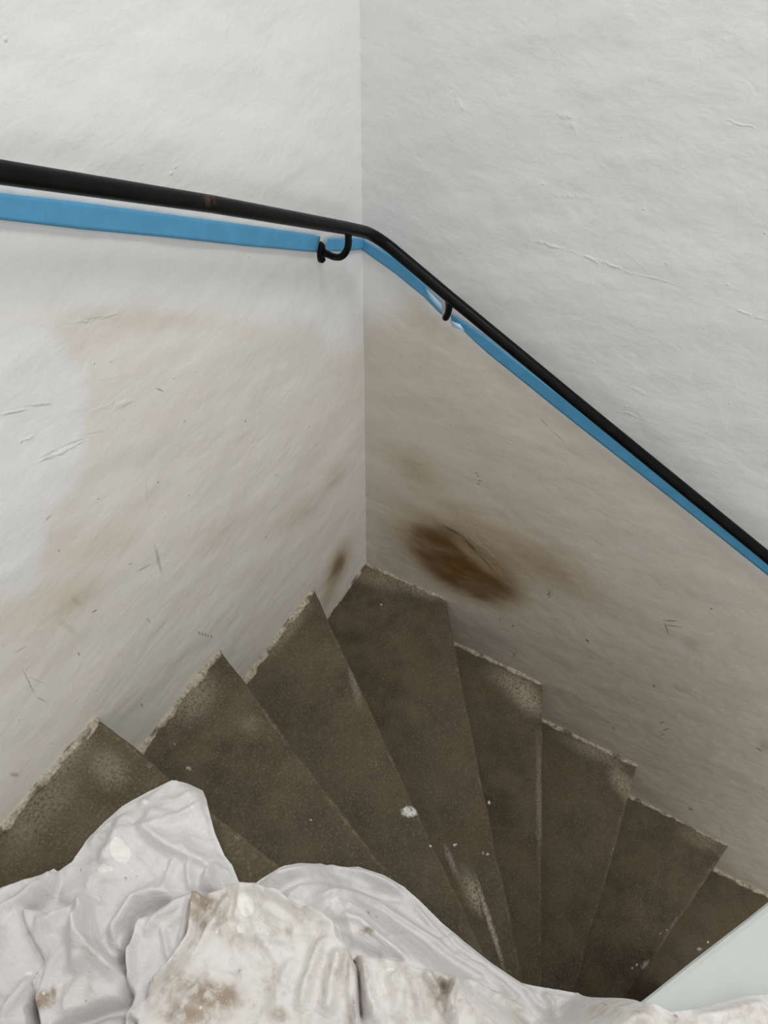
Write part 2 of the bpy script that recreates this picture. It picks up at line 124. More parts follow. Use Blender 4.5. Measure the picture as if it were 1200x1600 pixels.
DIRT = [[-1.0007,-0.3391,30.8,-39.7,-58.2,-32.4,1.0], [-1.0203,-0.3471,53.9,-69.1,-85.1,-47.2,0.7], [-0.9833,-0.3467,32.7,-43.1,-113.3,-63.3,0.5], [-1.0086,-0.3711,52.3,-69.3,-33.5,-18.4,0.5], [-1.0816,-0.3773,20.1,-25.1,-44.1,-24.4,0.6], [-1.0744,-0.4111,15.7,-20.5,-44.7,-24.8,1.0], [-1.105,-0.3961,16.3,-20.6,-68.8,-38.2,0.8], [-1.1009,-0.3631,27.5,-33.3,-66.6,-36.9,0.5], [-1.0975,-0.4096,13.4,-17.3,-68.6,-38.0,0.6], [-1.1149,-0.3648,28.2,-33.5,-68.4,-37.6,0.4], [-1.0174,-0.3929,24.7,-32.9,-67.9,-37.6,0.3], [-0.9738,-0.4521,83.3,-126.5,-86.3,-47.6,0.4], [-0.9526,-0.4874,45.8,-73.6,-75.9,-42.1,0.35], [-1.0527,-0.4907,51.7,-76.4,-98.1,-54.8,0.6], [-0.9573,-0.538,77.5,-135.7,-155.0,-85.8,0.6], [-0.9225,-0.5339,51.3,-86.3,-221.2,-153.8,0.9], [-0.921,-0.5407,99.4,-177.9,-209.3,-151.8,0.9], [-1.1774,-0.2358,43.6,-42.6,-75.1,-41.6,1.2], [-1.1898,-0.2295,97.4,-94.1,-114.2,-62.1,0.8], [-1.1682,-0.2415,158.7,-158.7,-74.8,-40.1,1.0], [-0.9318,-0.6473,22.4,-47.9,-46.1,-35.0,0.8], [-0.9424,-0.6079,28.6,-55.9,-92.5,-51.9,0.25], [-0.8459,-0.8321,-184.4,-758.2,-225.4,184.4,1.6], [-0.8635,-0.8476,0.0,-666.7,-625.0,-250.0,1.4], [-0.8415,-0.89,37.7,-320.2,-546.1,-357.8,1.5], [-0.788,-0.97,0.6,-30.2,-95.0,-61.0,0.35], [-0.8426,-0.9017,3.2,-31.6,-117.5,-74.6,0.3], [-1.0443,-0.15,419.6,-442.9,-349.7,-186.5,1], [-1.0246,-0.2187,388.7,-459.4,-530.0,-282.7,1], [-1.0157,-0.2299,410.4,-447.8,-559.7,-298.5,1], [-0.9894,-0.418,344.8,-517.2,-603.4,-344.8,1], [-0.8943,-0.5214,186.2,-319.1,-99.7,-186.2,0.9], [-0.8897,-0.531,276.2,-497.2,-165.7,-368.3,0.8], [-1.0391,-0.4219,299.6,-412.0,-636.7,-374.5,1.2], [-1.069,-0.2683,270.8,-306.9,-397.1,-216.6,1], [-1.1887,-0.163,70.7,-64.4,-43.7,-23.9,0.3], [-0.9987,-0.311,37.6,-46.8,-113.4,-62.9,0.2], [-1.1065,-0.2542,62.2,-66.4,-41.9,-23.3,0.2]]
PAINT = [[-1.0023,-0.1883,71.6,-79.0,-62.0,-34.7,1], [-1.001,-0.1975,98.7,-108.9,-88.6,-49.4,1], [-1.0306,-0.1832,90.9,-96.3,-181.8,-101.6,1], [-1.0261,-0.1928,160.5,-174.5,-265.2,-146.5,1], [-0.985,-0.1525,130.0,-140.8,-169.7,-93.9,0.7], [-0.9056,-0.4975,142.9,-228.6,-142.9,-171.4,1], [-0.9996,-0.395,103.0,-139.5,-169.4,-93.0,1], [-1.0855,-0.3382,162.0,-198.8,-250.4,-147.3,1], [-0.9773,-0.3891,58.7,-81.0,-72.7,-40.5,0.7], [-0.932,-0.1704,149.7,-167.7,-239.5,-131.7,0.7], [-0.9897,-0.2567,262.3,-311.5,-360.7,-196.7,0.8], [-1.0135,-0.2189,394.3,-430.1,-537.6,-322.6,0.8], [-0.9758,-0.3808,78.7,-107.4,-82.4,-46.2,0.6], [-0.948,-0.5836,84.4,-155.8,-318.2,-181.8,0.7], [-1.166,-0.1971,161.4,-153.3,-330.9,-185.6,0.8], [-0.9057,-0.2365,229.1,-283.0,-323.5,-188.7,0.6], [-0.9462,-0.2004,375.0,-437.5,-500.0,-250.0,0.6]]
WORN = [[4,-0.0628,-0.5485,-9.2,-10.9,-20.2,11.4,0.8,0.9], [4,-0.0359,-0.4953,-3.1,-13.2,-24.0,-0.5,0.5,0.9], [5,-0.0681,-0.8728,-10.4,-14.0,-21.7,18.3,0.7,0.9], [5,-0.0197,-0.7782,-1.7,-9.0,-34.2,-1.8,0.45,0.9], [6,-0.0213,-1.155,-4.3,-13.9,-29.3,-1.5,0.35,0.9], [0,-0.9166,0.0027,17.9,-2.4,-0.3,-32.5,0.5,0.9], [0,-1.0089,-0.0246,12.8,-1.8,-0.0,-22.2,0.3,0.9], [1,-0.6981,-0.0181,15.0,-2.2,-1.3,-19.1,0.45,0.9], [3,-0.0234,-0.0728,-1.6,-8.9,-25.9,-3.1,0.4,0.9], [3,0.0001,-0.1824,-1.7,-14.6,-31.2,0.6,0.45,0.9], [2,-0.3893,-0.0128,9.3,-1.9,-1.5,-47.4,0.35,0.9], [2,-0.4346,-0.2233,-8.5,-13.9,-54.7,58.6,0.35,0.9], [3,-0.676,-0.6793,-6.4,-8.2,-116.1,124.6,1,0.7], [3,-0.6468,-0.6332,-15.5,-18.4,-65.8,72.1,0.8,0.9], [3,-0.6402,-0.6199,-12.8,-15.2,-34.7,33.7,0.55,0.9], [3,-0.6083,-0.5602,-16.1,-18.6,-100.5,87.5,0.6,0.8], [7,0.0078,-1.3288,-6.4,-17.9,-48.8,-2.1,0.5,0.9], [0,-0.9145,-0.0746,-2.6,-21.3,-40.1,7.3,0.35,0.95], [4,-0.3122,-0.6815,-4.8,-2.7,-46.3,115.4,0.4,0.9], [6,-0.346,-1.1258,-10.4,1.7,-39.1,-131.8,0.35,0.9], [1,-0.687,-0.1454,-12.0,-34.0,-41.3,13.2,0.25,0.95]]
SPLAT = [[2,-0.6224,-0.4586,25.9,-49.7,-78.1,-43.5,1,0.5], [2,-0.6217,-0.4496,73.0,-138.7,-174.4,-97.1,1,0.5], [3,-0.5745,-0.5534,87.3,-185.5,-328.7,-182.8,1,0.4], [4,-0.3796,-0.5737,82.5,-190.2,-219.2,-122.1,1,0.4], [3,-0.5604,-0.6141,145.7,-331.2,-333.3,-185.3,1,0.4], [3,-0.5581,-0.6237,144.6,-332.2,-334.0,-185.7,0.9,0.4], [1,-0.7802,-0.3417,223.3,-348.8,-407.6,-226.8,1,0.4], [2,-0.6602,-0.523,180.4,-362.1,-494.8,-275.1,1,0.4], [6,-0.4202,-1.0905,45.8,-41.5,-80.1,-145.2,0.5,0.8], [6,-0.4454,-1.0632,84.2,-289.8,-299.9,-166.1,1,0.4], [6,-0.431,-1.0711,82.9,-289.5,-298.1,-165.1,1,0.4], [1,-0.4813,-0.1019,281.5,-422.9,-378.0,-212.0,0.9,0.4], [2,-0.5704,-0.3536,245.4,-438.0,-428.1,-238.7,0.9,0.4], [1,-0.7878,-0.0499,276.0,-334.4,-474.4,-264.7,1,0.4], [1,-0.8103,-0.1007,110.9,-137.7,-186.2,-103.8,0.5,0.8], [7,-0.246,-1.256,31.0,-135.3,-178.8,-99.1,0.5,0.6], [7,-0.2158,-1.2733,60.0,-270.0,-265.0,-146.9,0.9,0.4], [3,-0.2176,-0.289,2748.8,-5406.6,-4692.1,-2627.6,0,1], [6,-0.309,-1.1197,98.3,-380.0,-375.5,-208.2,0.8,0.4], [6,-0.3268,-1.1068,100.6,-380.2,-377.9,-209.5,0.8,0.4], [3,-0.1029,-0.1086,184.0,-332.0,-275.6,-154.8,0.8,0.4]]
RISE = 0.19
NEWEL = np.array(CAM['nw']); TIPS = CAM['tips']

# ---------------------------------------------------------------- helpers
def link(name, verts, faces, mat=None, parent=None, smooth=True):
    me = bpy.data.meshes.new(name); me.from_pydata([tuple(map(float, v)) for v in verts], [], faces)
    me.update()
    if smooth: me.shade_smooth()
    o = bpy.data.objects.new(name, me); COL.objects.link(o)
    if mat: me.materials.append(mat)
    if parent: o.parent = parent
    return o
def tag(o, label, cat, group=None):
    o['label'] = label; o['category'] = cat
    if group: o['group'] = group
    return o
def structure(o):
    o['kind'] = 'structure'; return o
def empty(name, loc=(0, 0, 0)):
    o = bpy.data.objects.new(name, None); COL.objects.link(o); o.location = loc; o.empty_display_size = .05
    return o
def sm(a, b, x):
    t = np.clip((x-a)/(b-a), 0, 1); return t*t*(3-2*t)

_rng = np.random.default_rng(7)
_perm = np.concatenate([_rng.permutation(256)]*3)
_ga = _rng.uniform(0, 2*math.pi, 256); _gx, _gy = np.cos(_ga), np.sin(_ga)
def perlin(x, y, seed=0):
    x = np.asarray(x, float)+seed*17.31; y = np.asarray(y, float)+seed*9.77
    xi = np.floor(x).astype(int); yi = np.floor(y).astype(int); xf = x-xi; yf = y-yi
    u = xf**3*(xf*(xf*6-15)+10); v = yf**3*(yf*(yf*6-15)+10)
    def g(a, b):
        h = _perm[_perm[(xi+a) & 255]+((yi+b) & 255)]
        return _gx[h]*(xf-a)+_gy[h]*(yf-b)
    a = g(0, 0)*(1-u)+g(1, 0)*u; b = g(0, 1)*(1-u)+g(1, 1)*u
    return a*(1-v)+b*v
def fbm(x, y, seed=0, n=3):
    return sum(perlin(x*2**i, y*2**i, seed+i*3)*0.5**i for i in range(n))

class NT:
    """a small node-tree writer"""
    def __init__(s, name):
        s.m = bpy.data.materials.new(name); s.m.use_nodes = True; s.t = s.m.node_tree
        s.b = s.t.nodes['Principled BSDF']
    def n(s, typ, **kw):
        nd = s.t.nodes.new(typ)
        for k, v in kw.items(): setattr(nd, k, v)
        return nd
    def put(s, sock, v):
        if hasattr(v, 'is_output'): s.t.links.new(v, sock)
        elif v is not None: sock.default_value = v
    def math(s, op, a, b=None, c=None, clamp=False):
        nd = s.n('ShaderNodeMath', operation=op); nd.use_clamp = clamp
        for i, v in enumerate((a, b, c)): s.put(nd.inputs[i], v) if v is not None else None
        return nd.outputs[0]
    def vmath(s, op, a, b=None):
        nd = s.n('ShaderNodeVectorMath', operation=op); s.put(nd.inputs[0], a)
        if b is not None: s.put(nd.inputs[1], b)
        return nd.outputs['Value'] if op in ('LENGTH', 'DOT_PRODUCT') else nd.outputs[0]
    def ramp(s, v, a, b, lo=0.0, hi=1.0):
        nd = s.n('ShaderNodeMapRange', interpolation_type='SMOOTHSTEP')
        for i, q in enumerate((v, a, b, lo, hi)): s.put(nd.inputs[i], q)
        return nd.outputs[0]
    def noise(s, vec, scale, detail=3, rough=.5, dist=0.0):
        nd = s.n('ShaderNodeTexNoise'); s.put(nd.inputs['Vector'], vec); nd.inputs['Scale'].default_value = scale
        nd.inputs['Detail'].default_value = detail; nd.inputs['Roughness'].default_value = rough; nd.inputs['Distortion'].default_value = dist
        return nd
    def mix(s, f, a, b, mode='MIX'):
        nd = s.n('ShaderNodeMix', data_type='RGBA', blend_type=mode)
        s.put(nd.inputs[0], f); s.put(nd.inputs[6], a if hasattr(a, 'is_output') else (*a, 1)); s.put(nd.inputs[7], b if hasattr(b, 'is_output') else (*b, 1))
        return nd.outputs[2]
    def coords(s): return s.n('ShaderNodeTexCoord').outputs['Object']
    def mapped(s, v, rot=(0, 0, 0), scale=(1, 1, 1)):
        nd = s.n('ShaderNodeMapping'); s.put(nd.inputs[0], v); nd.inputs['Rotation'].default_value = rot; nd.inputs['Scale'].default_value = scale
        return nd.outputs[0]
    def bump(s, h, strength, dist, prev=None):
        nd = s.n('ShaderNodeBump'); nd.inputs['Strength'].default_value = strength; nd.inputs['Distance'].default_value = dist
        s.put(nd.inputs['Height'], h)
        if prev is not None: s.put(nd.inputs['Normal'], prev)
        return nd.outputs[0]
    def blot(s, P, spec, axes):
        """soft elliptical mark: spec = cu, cv, inverse 2x2, strength, softness; axes = index of the two plane coordinates"""
        cu, cv, a, b, c, d, st, soft = spec
        e1 = [0, 0, 0]; e2 = [0, 0, 0]
        e1[axes[0]], e1[axes[1]] = a, b; e2[axes[0]], e2[axes[1]] = c, d
        q1 = s.math('SUBTRACT', s.vmath('DOT_PRODUCT', P, tuple(e1)), a*cu+b*cv)
        q2 = s.math('SUBTRACT', s.vmath('DOT_PRODUCT', P, tuple(e2)), c*cu+d*cv)
        r = s.math('SQRT', s.math('ADD', s.math('MULTIPLY', q1, q1), s.math('MULTIPLY', q2, q2)))
        return s.ramp(r, 1.0+.35*soft, 1.0-soft, 0.0, st)
    def blots(s, P, specs, axes):
        out = None
        for sp in specs:
            b = s.blot(P, sp, axes)
            if out is None: out = b
            else:  # 1-(1-a)(1-b)
                out = s.math('SUBTRACT', 1.0, s.math('MULTIPLY', s.math('SUBTRACT', 1.0, out), s.math('SUBTRACT', 1.0, b)))
        return out
    def done(s, col, rough, normal=None, spec=.3):
        s.put(s.b.inputs['Base Color'], col if hasattr(col, 'is_output') else (*col, 1)); s.put(s.b.inputs['Roughness'], rough)
        s.b.inputs['Specular IOR Level'].default_value = spec
        if normal is not None: s.put(s.b.inputs['Normal'], normal)
        return s.m

# ---------------------------------------------------------------- materials
FRESH = (0.79, 0.795, 0.79); CREAM_PAINT = {'A': (0.75, 0.733, 0.675), 'B': (0.685, 0.645, 0.565)}
def warp(t, P, scale, amp):
    nz = t.noise(P, scale, 4, .6)
    return t.vmath('ADD', P, t.vmath('MULTIPLY', t.vmath('SUBTRACT', nz.outputs['Color'], (.5, .5, .5)), (amp, amp, amp)))

def wall_material(name, side):
    t = NT(name); P = t.coords(); ax = (0, 2) if side == 'A' else (1, 2)
    sep = t.n('ShaderNodeSeparateXYZ'); t.put(sep.inputs[0], P); u, z = sep.outputs[ax[0]], sep.outputs[2]
    slant = (0, math.radians(30), 0) if side == 'A' else (math.radians(-30), 0, 0)
    stretch = (.45, 1, 1.2) if side == 'A' else (1, .5, 1.1)
    Ps = t.mapped(P, slant, stretch)
    Pw = warp(t, P, 9, .05); Pw2 = warp(t, P, 30, .008); Pw3 = warp(t, P, 90, .0022)
    streak = t.noise(Ps, 16, 5, .6); cloud = t.noise(P, 5, 4, .55); fine = t.noise(Ps, 60, 4, .6)
    # old cream paint below the freshly painted band
    if side == 'A':
        k = [(p[0], p[1]) for p in EDGE_A]; edge = None
        cr = t.n('ShaderNodeFloatCurve'); c = cr.mapping.curves[0]
        pts = [((a+1.2)/1.3, b) for a, b in k]
        c.points[0].location = (0, pts[0][1]+.1); c.points[1].location = (1, pts[-1][1])
        for q in pts: c.points.new(*q)
        cr.mapping.update(); t.put(cr.inputs['Value'], t.math('DIVIDE', t.math('ADD', u, 1.2), 1.3)); edge = cr.outputs[0]
        below = t.math('SUBTRACT', edge, z)
        wob = t.math('MULTIPLY', t.math('SUBTRACT', cloud.outputs[0], .5), .07)
        old = t.ramp(t.math('ADD', below, wob), -.02, .045)
        old = t.math('MULTIPLY', old, t.math('SUBTRACT', 1.0, t.blots(Pw, PATCH_A, ax)))
    else:
        line = t.math('MULTIPLY_ADD', u, .47, .392)
        below = t.math('SUBTRACT', line, z)
        wob = t.math('MULTIPLY', t.math('SUBTRACT', cloud.outputs[0], .5), .05)
        old = t.ramp(t.math('ADD', below, wob), -.01, .03)
        old = t.math('MULTIPLY', old, t.math('SUBTRACT', 1.0, t.blots(Pw, PATCH_B, ax)))
    base = t.mix(old, FRESH, CREAM_PAINT[side])
    tint = t.ramp(streak.outputs[0], .35, .7)
    base = t.mix(t.math('MULTIPLY', t.math('MULTIPLY', tint, old), .35), base, (0.655, 0.60, 0.52) if side == 'A' else (0.58, 0.52, 0.43))
    tint2 = t.ramp(t.noise(Ps, 7, 3, .5).outputs[0], .45, .7)
    base = t.mix(t.math('MULTIPLY', t.math('MULTIPLY', tint2, old), .30), base, (0.70, 0.695, 0.645) if side == 'A' else (0.63, 0.605, 0.535))
    # old paint turns darker towards the bottom of the wall, broken up by noise
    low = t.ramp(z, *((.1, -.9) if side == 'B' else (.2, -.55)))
    dark_tone = t.math('MULTIPLY', t.math('MULTIPLY', low, old), t.ramp(fine.outputs[0], .25, .75, .25, .7))
    base = t.mix(dark_tone, base, (0.50, 0.425, 0.345) if side == 'B' else (0.66, 0.645, 0.59))
    arris = t.ramp(t.math('ADD', u, t.math('MULTIPLY', t.math('SUBTRACT', fine.outputs[0], .5), .004)), *((-.0052, -.0034) if side == 'A' else (-.0026, -.0012)))
    base = t.mix(arris, base, FRESH)
    br = t.blots(warp(t, P, 14, .026), BROWN_A if side == 'A' else BROWN_B, ax)
    br = t.math('MULTIPLY', br, t.ramp(streak.outputs[0], .25, .6, .82, 1.0))
    base = t.mix(br, base, t.mix(t.ramp(br, .25, .95), (0.40, 0.255, 0.095), (0.150, 0.078, 0.016)))
    if side == 'B': base = t.mix(t.blots(Pw3, LITE_B, ax), base, (0.42, 0.32, 0.18))
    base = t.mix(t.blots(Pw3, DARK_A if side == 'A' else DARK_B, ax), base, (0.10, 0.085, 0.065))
    sp = t.n('ShaderNodeTexVoronoi'); t.put(sp.inputs['Vector'], P); sp.inputs['Scale'].default_value = 38
    nrm = t.bump(t.noise(Ps, 9, 4, .5, .2).outputs[0], .20, .02)
    nrm = t.bump(fine.outputs[0], .24, .003, nrm)
    nrm = t.bump(t.noise(P, 26, 4, .6, .4).outputs[0], .2, .008, nrm)
    pim = t.ramp(sp.outputs['Distance'], .11, .03)
    pim = t.math('MULTIPLY', pim, t.ramp(t.noise(P, 14, 1).outputs[0], .54, .60))
    nrm = t.bump(pim, .5, .002, nrm)
    nrm = t.bump(t.math('MULTIPLY', t.blots(warp(t, P, 45, .012), CRACK_A if side == 'A' else CRACK_B, ax), t.ramp(t.noise(P, 60, 3, .6).outputs[0], .35, .6)), .4, .004, nrm)
    return t.done(base, t.ramp(old, 0, 1, .42, .6), nrm, .35)
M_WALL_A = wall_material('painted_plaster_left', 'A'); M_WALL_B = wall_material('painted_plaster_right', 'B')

def plain_wall(name, col):
    t = NT(name); P = t.coords(); n = t.noise(P, 12, 5, .55)
    c = t.mix(t.ramp(n.outputs[0], .3, .7), col, tuple(x*.96 for x in col))
    return t.done(c, .5, t.bump(n.outputs[0], .15, .02), .3)
M_INNER = plain_wall('white_painted_plaster', (0.665, 0.695, 0.668))

def stone_material(k=None):
    t = NT('stained_concrete' if k is None else 'stained_concrete_step'); P = t.vmath('ADD', t.coords(), (NEWEL[0], NEWEL[1], -.76)); ax = (0, 1)
    a = t.noise(P, 14, 6, .62); b = t.noise(P, 230, 5, .8); c = t.noise(P, 520, 2, .6); g = t.noise(P, 4, 3, .5)
    col = t.mix(t.ramp(a.outputs[0], .3, .7), (0.068, 0.053, 0.031), (0.128, 0.103, 0.065))
    col = t.mix(t.math('MULTIPLY', t.ramp(g.outputs[0], .4, .65), .45), col, (0.130, 0.107, 0.070))
    col = t.mix(t.math('MULTIPLY', t.ramp(t.noise(P, 8, 2).outputs[0], .5, .75), .35), col, (0.15, 0.095, 0.05))
    col = t.mix(t.math('MULTIPLY', t.ramp(b.outputs[0], .50, .72), .75), col, (0.27, 0.23, 0.17))
    col = t.mix(t.math('MULTIPLY', t.ramp(b.outputs[0], .46, .25), .75), col, (0.04, 0.030, 0.019))
    v = t.n('ShaderNodeTexVoronoi'); t.put(v.inputs['Vector'], P); v.inputs['Scale'].default_value = 90
    fl = t.math('MULTIPLY', t.ramp(v.outputs['Distance'], .075, .04), t.ramp(t.noise(P, 22, 1).outputs[0], .58, .64))
    Pw = warp(t, P, 60, .010); Pw2 = warp(t, P, 160, .012)
    if k is not None:
        wn = [w[1:] for w in WORN if w[0] == k]
        if wn:
            m = t.math('MULTIPLY', t.blots(Pw, wn, ax), t.ramp(t.noise(P, 210, 5, .8).outputs[0], .38, .55), clamp=True)
            col = t.mix(m, col, (0.50, 0.435, 0.34))
    col = t.mix(t.math('MULTIPLY', fl, .7), col, (0.75, 0.74, 0.70))
    if k is not None:
        wn = [w[1:] for w in SPLAT if w[0] == k and w[7] > 0]
        if wn:
            m = t.math('MULTIPLY', t.blots(Pw2, wn, ax), t.ramp(t.noise(P, 260, 3, .7).outputs[0], .36, .5)); col = t.mix(m, col, (0.85, 0.85, 0.82))
    if k is not None:
        e = t.n('ShaderNodeAttribute', attribute_name='nosing').outputs['Fac']
        e = t.math('MULTIPLY', t.ramp(e, .55, 1.0), t.ramp(t.noise(P, 60, 5, .75).outputs[0], .50, .66, 0.0, .42))
        col = t.mix(e, col, (0.30, 0.255, 0.19))
    n = t.bump(a.outputs[0], .25, .012); n = t.bump(b.outputs[0], .5, .003, n); n = t.bump(c.outputs[0], .25, .0012, n)
    return t.done(col, .72, n, .3)
def fillet_material():
    t = NT('crumbly_mortar'); P = t.coords(); a = t.noise(P, 130, 5, .7); b = t.noise(P, 25, 3, .6)
    col = t.mix(t.ramp(a.outputs[0], .35, .65), (0.36, 0.30, 0.22), (0.66, 0.60, 0.50))
    col = t.mix(t.math('MULTIPLY', t.ramp(b.outputs[0], .52, .66), .9), col, (0.15, 0.12, 0.085))
    return t.done(col, .85, t.bump(a.outputs[0], .8, .005), .2)
M_FILLET = fillet_material()

def rail_material():
    t = NT('black_painted_steel'); P = t.vmath('ADD', t.coords(), (-.06, -.06, .473)); a = t.noise(P, 40, 4, .6); b = t.noise(P, 300, 2)
    col = t.mix(t.ramp(a.outputs[0], .35, .7), (0.003, 0.0032, 0.0034), (0.006, 0.006, 0.006))
    d = t.vmath('LENGTH', t.vmath('MULTIPLY', t.vmath('SUBTRACT', P, (-0.468, -0.0665, 0.706)), (45, 90, 90)))
    col = t.mix(t.math('MULTIPLY', t.ramp(d, 1.2, .2), t.ramp(t.noise(P, 150, 3).outputs[0], .45, .6)), col, (0.06, 0.035, 0.022))
    return t.done(col, t.ramp(a.outputs[0], .3, .7, .30, .42), t.bump(b.outputs[0], .15, .001), .10)
M_RAIL = rail_material()
def tape_material(name, col, rough=.55):
    t = NT(name); P = t.coords(); a = t.noise(P, 30, 4, .6); b = t.noise(P, 400, 2)
    c = t.mix(t.ramp(a.outputs[0], .35, .7), col, tuple(x*1.12 for x in col))
    return t.done(c, rough, t.bump(b.outputs[0], .2, .0008), .35)
M_TAPE = tape_material('blue_crepe_tape', (0.085, 0.315, 0.54)); M_TAPE_PALE = tape_material('tape_adhesive_side', (0.42, 0.66, 0.82), .35)

def cloth_material():
    t = NT('paint_spotted_cotton'); P = t.coords()
    def attr(n): nd = t.n('ShaderNodeAttribute', attribute_name=n); return nd.outputs['Fac']
    cr, di, pa = attr('cream'), attr('dark_tone'), attr('paint')
    a = t.noise(P, 14, 5, .65); b = t.noise(P, 55, 5, .7); f = t.noise(P, 320, 3, .6)
    col = t.mix(t.ramp(a.outputs[0], .3, .7), (0.765, 0.755, 0.765), (0.84, 0.83, 0.835))
    ccol = t.mix(t.ramp(b.outputs[0], .3, .65), (0.81, 0.79, 0.745), (0.86, 0.85, 0.835))
    col = t.mix(cr, col, ccol)
    # soft brown soiling, heavier on the cream side
    s = t.ramp(t.math('MULTIPLY', a.outputs[0], b.outputs[0]), .22, .38)
    col = t.mix(t.math('MULTIPLY', s, t.ramp(cr, 0, 1, .22, .55)), col, (0.56, 0.49, 0.41))
    dd = t.math('MULTIPLY', di, t.ramp(b.outputs[0], .34, .60, .2, 1.25), clamp=True)
    col = t.mix(dd, col, (0.43, 0.345, 0.27))
    sp = t.n('ShaderNodeTexVoronoi'); t.put(sp.inputs['Vector'], P); sp.inputs['Scale'].default_value = 60
    dots = t.math('MULTIPLY', t.ramp(sp.outputs['Distance'], .14, .10), t.ramp(t.noise(P, 20, 1).outputs[0], .55, .6))
    col = t.mix(t.math('MAXIMUM', t.math('MULTIPLY', dots, .7), t.ramp(t.math('ADD', pa, t.math('MULTIPLY', t.math('SUBTRACT', b.outputs[0], .5), .5)), .35, .5)), col, (0.94, 0.94, 0.89))
    sq = t.n('ShaderNodeTexVoronoi'); t.put(sq.inputs['Vector'], P); sq.inputs['Scale'].default_value = 34
    sk = t.math('MULTIPLY', t.ramp(sq.outputs['Distance'], .05, .03), t.ramp(t.noise(P, 17, 1).outputs[0], .6, .64))
    col = t.mix(sk, col, (0.10, 0.085, 0.07))
    Ps = t.mapped(P, (0, 0, .9), (1, .4, 1))
    n = t.bump(t.noise(Ps, 32, 5, .65, .9).outputs[0], .5, .010); n = t.bump(f.outputs[0], .25, .0012, n)
    t.b.inputs['Sheen Weight'].default_value = .15
    return t.done(col, .9, n, .15)
M_CLOTH = cloth_material()

# ---------------------------------------------------------------- the walls
def slab(name, us, zs, disp, place, thick, mat):
    """a wall slab: a dense relief face and a plain back, closed at the rim"""
    nu, nz = len(us), len(zs); U, Z = np.meshgrid(us, zs, indexing='ij'); D = disp(U, Z)
    front = place(U.ravel(), Z.ravel(), D.ravel())
    idx = np.arange(nu*nz).reshape(nu, nz)
    q = np.stack([idx[:-1, :-1], idx[1:, :-1], idx[1:, 1:], idx[:-1, 1:]], -1).reshape(-1, 4)
    rim = list(idx[:, 0])+list(idx[-1, 1:])+list(idx[-2::-1, -1])+list(idx[0, -2:0:-1])
    rf = [(a % nu, 0) for a in rim]
    back = place(U.ravel()[rim], Z.ravel()[rim], np.full(len(rim), -thick))
    V = np.vstack([front, back]); n0 = nu*nz; m = len(rim)
    F = [tuple(map(int, r)) for r in q]
    F += [(int(rim[(i+1) % m]), int(rim[i]), n0+i, n0+(i+1) % m) for i in range(m)]
    F.append(tuple(n0+i for i in range(m)))
    o = link(name, V, F, mat)
    bm = bmesh.new(); bm.from_mesh(o.data); bmesh.ops.recalc_face_normals(bm, faces=bm.faces); bm.to_mesh(o.data); bm.free()
    return structure(o)
def spaced(a, b, c, d, coarse, fine):
    out = [np.arange(a, b, coarse)] if a < b else []
    out.append(np.arange(b, c, fine))
    out.append(np.append(np.arange(c, d, coarse), d) if d > c+1e-6 else np.array([c]))
    return np.concatenate(out)
def relief(slope):
    def f(u, z):
        a = u+z*slope; b = z-u*slope
        d = .0050*fbm(a*3.0, b*5.0, 1, 2)+.0014*fbm(a*9, b*17, 5, 2)+.0005*fbm(u*30, z*30, 9, 2)
        edge = sm(0, .06, -u)
        return d*edge+(.002+.0010*fbm(z*22, u*3, 3, 2))*(1-edge)
    return f
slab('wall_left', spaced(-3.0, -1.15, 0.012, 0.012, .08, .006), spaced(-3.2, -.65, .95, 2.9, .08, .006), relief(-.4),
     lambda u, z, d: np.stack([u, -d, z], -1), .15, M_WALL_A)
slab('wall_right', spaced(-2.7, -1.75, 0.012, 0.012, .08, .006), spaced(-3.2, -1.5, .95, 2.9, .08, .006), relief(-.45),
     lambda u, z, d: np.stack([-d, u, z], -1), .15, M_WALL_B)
# the pale corner arris where both plaster faces meet is formed by the two reliefs

# the solid plastered balustrade by the newel
PF = np.array([-.833, -.861]); PD = np.array([.843, -.537]); PN = np.array([.537, .843])
def balustrade():
    ss = np.linspace(-.13, .56, 40); prof = []
    w, r = .22, .008
    def ring(s):
        top = .1-.55*max(s, 0); wob = .0015*float(perlin(s*9, .3, 2))
        pts = [(-0.20, -3.2), (0.0, top-r), (-r*.3, top-r*.3), (-r, top), (-w*.35, top+.002), (-w*.7, top+.001), (-w+r, top), (-w, top-r), (-w, -3.2)]
        return [(*(PF+PD*s+PN*(n+wob)), z+wob) for n, z in pts]
    V = []; F = []; m = 9
    for s in ss: V += ring(s)
    for i in range(len(ss)-1):
        for j in range(m): a = i*m+j; b = i*m+(j+1) % m; F.append((a, b, b+m, a+m))
    F.append(tuple(range(m))[::-1]); F.append(tuple((len(ss)-1)*m+j for j in range(m)))
    o = link('wall_inner', V, F, M_INNER, smooth=False)
    bm = bmesh.new(); bm.from_mesh(o.data); bmesh.ops.recalc_face_normals(bm, faces=bm.faces); bm.to_mesh(o.data); bm.free()
    return structure(o)
balustrade()

# ---------------------------------------------------------------- the winder stair
WALLPT = {-3: (-2.5, 0), -2: (-1.85, 0), -1: (-1.32, 0), 0: (-TIPS[0], 0), 1: (-TIPS[1], 0), 2: (-TIPS[2], 0),
          3: (0, -TIPS[3]), 4: (0, -TIPS[4]), 5: (0, -TIPS[5]), 6: (0, -TIPS[6]), 7: (0, -1.60), 8: (0, -2.05), 9: (0, -2.5)}
stair = empty('winder_staircase', (NEWEL[0], NEWEL[1], -.76))
tag(stair, 'worn brown concrete staircase of wedge-shaped steps winding down around the corner', 'staircase')

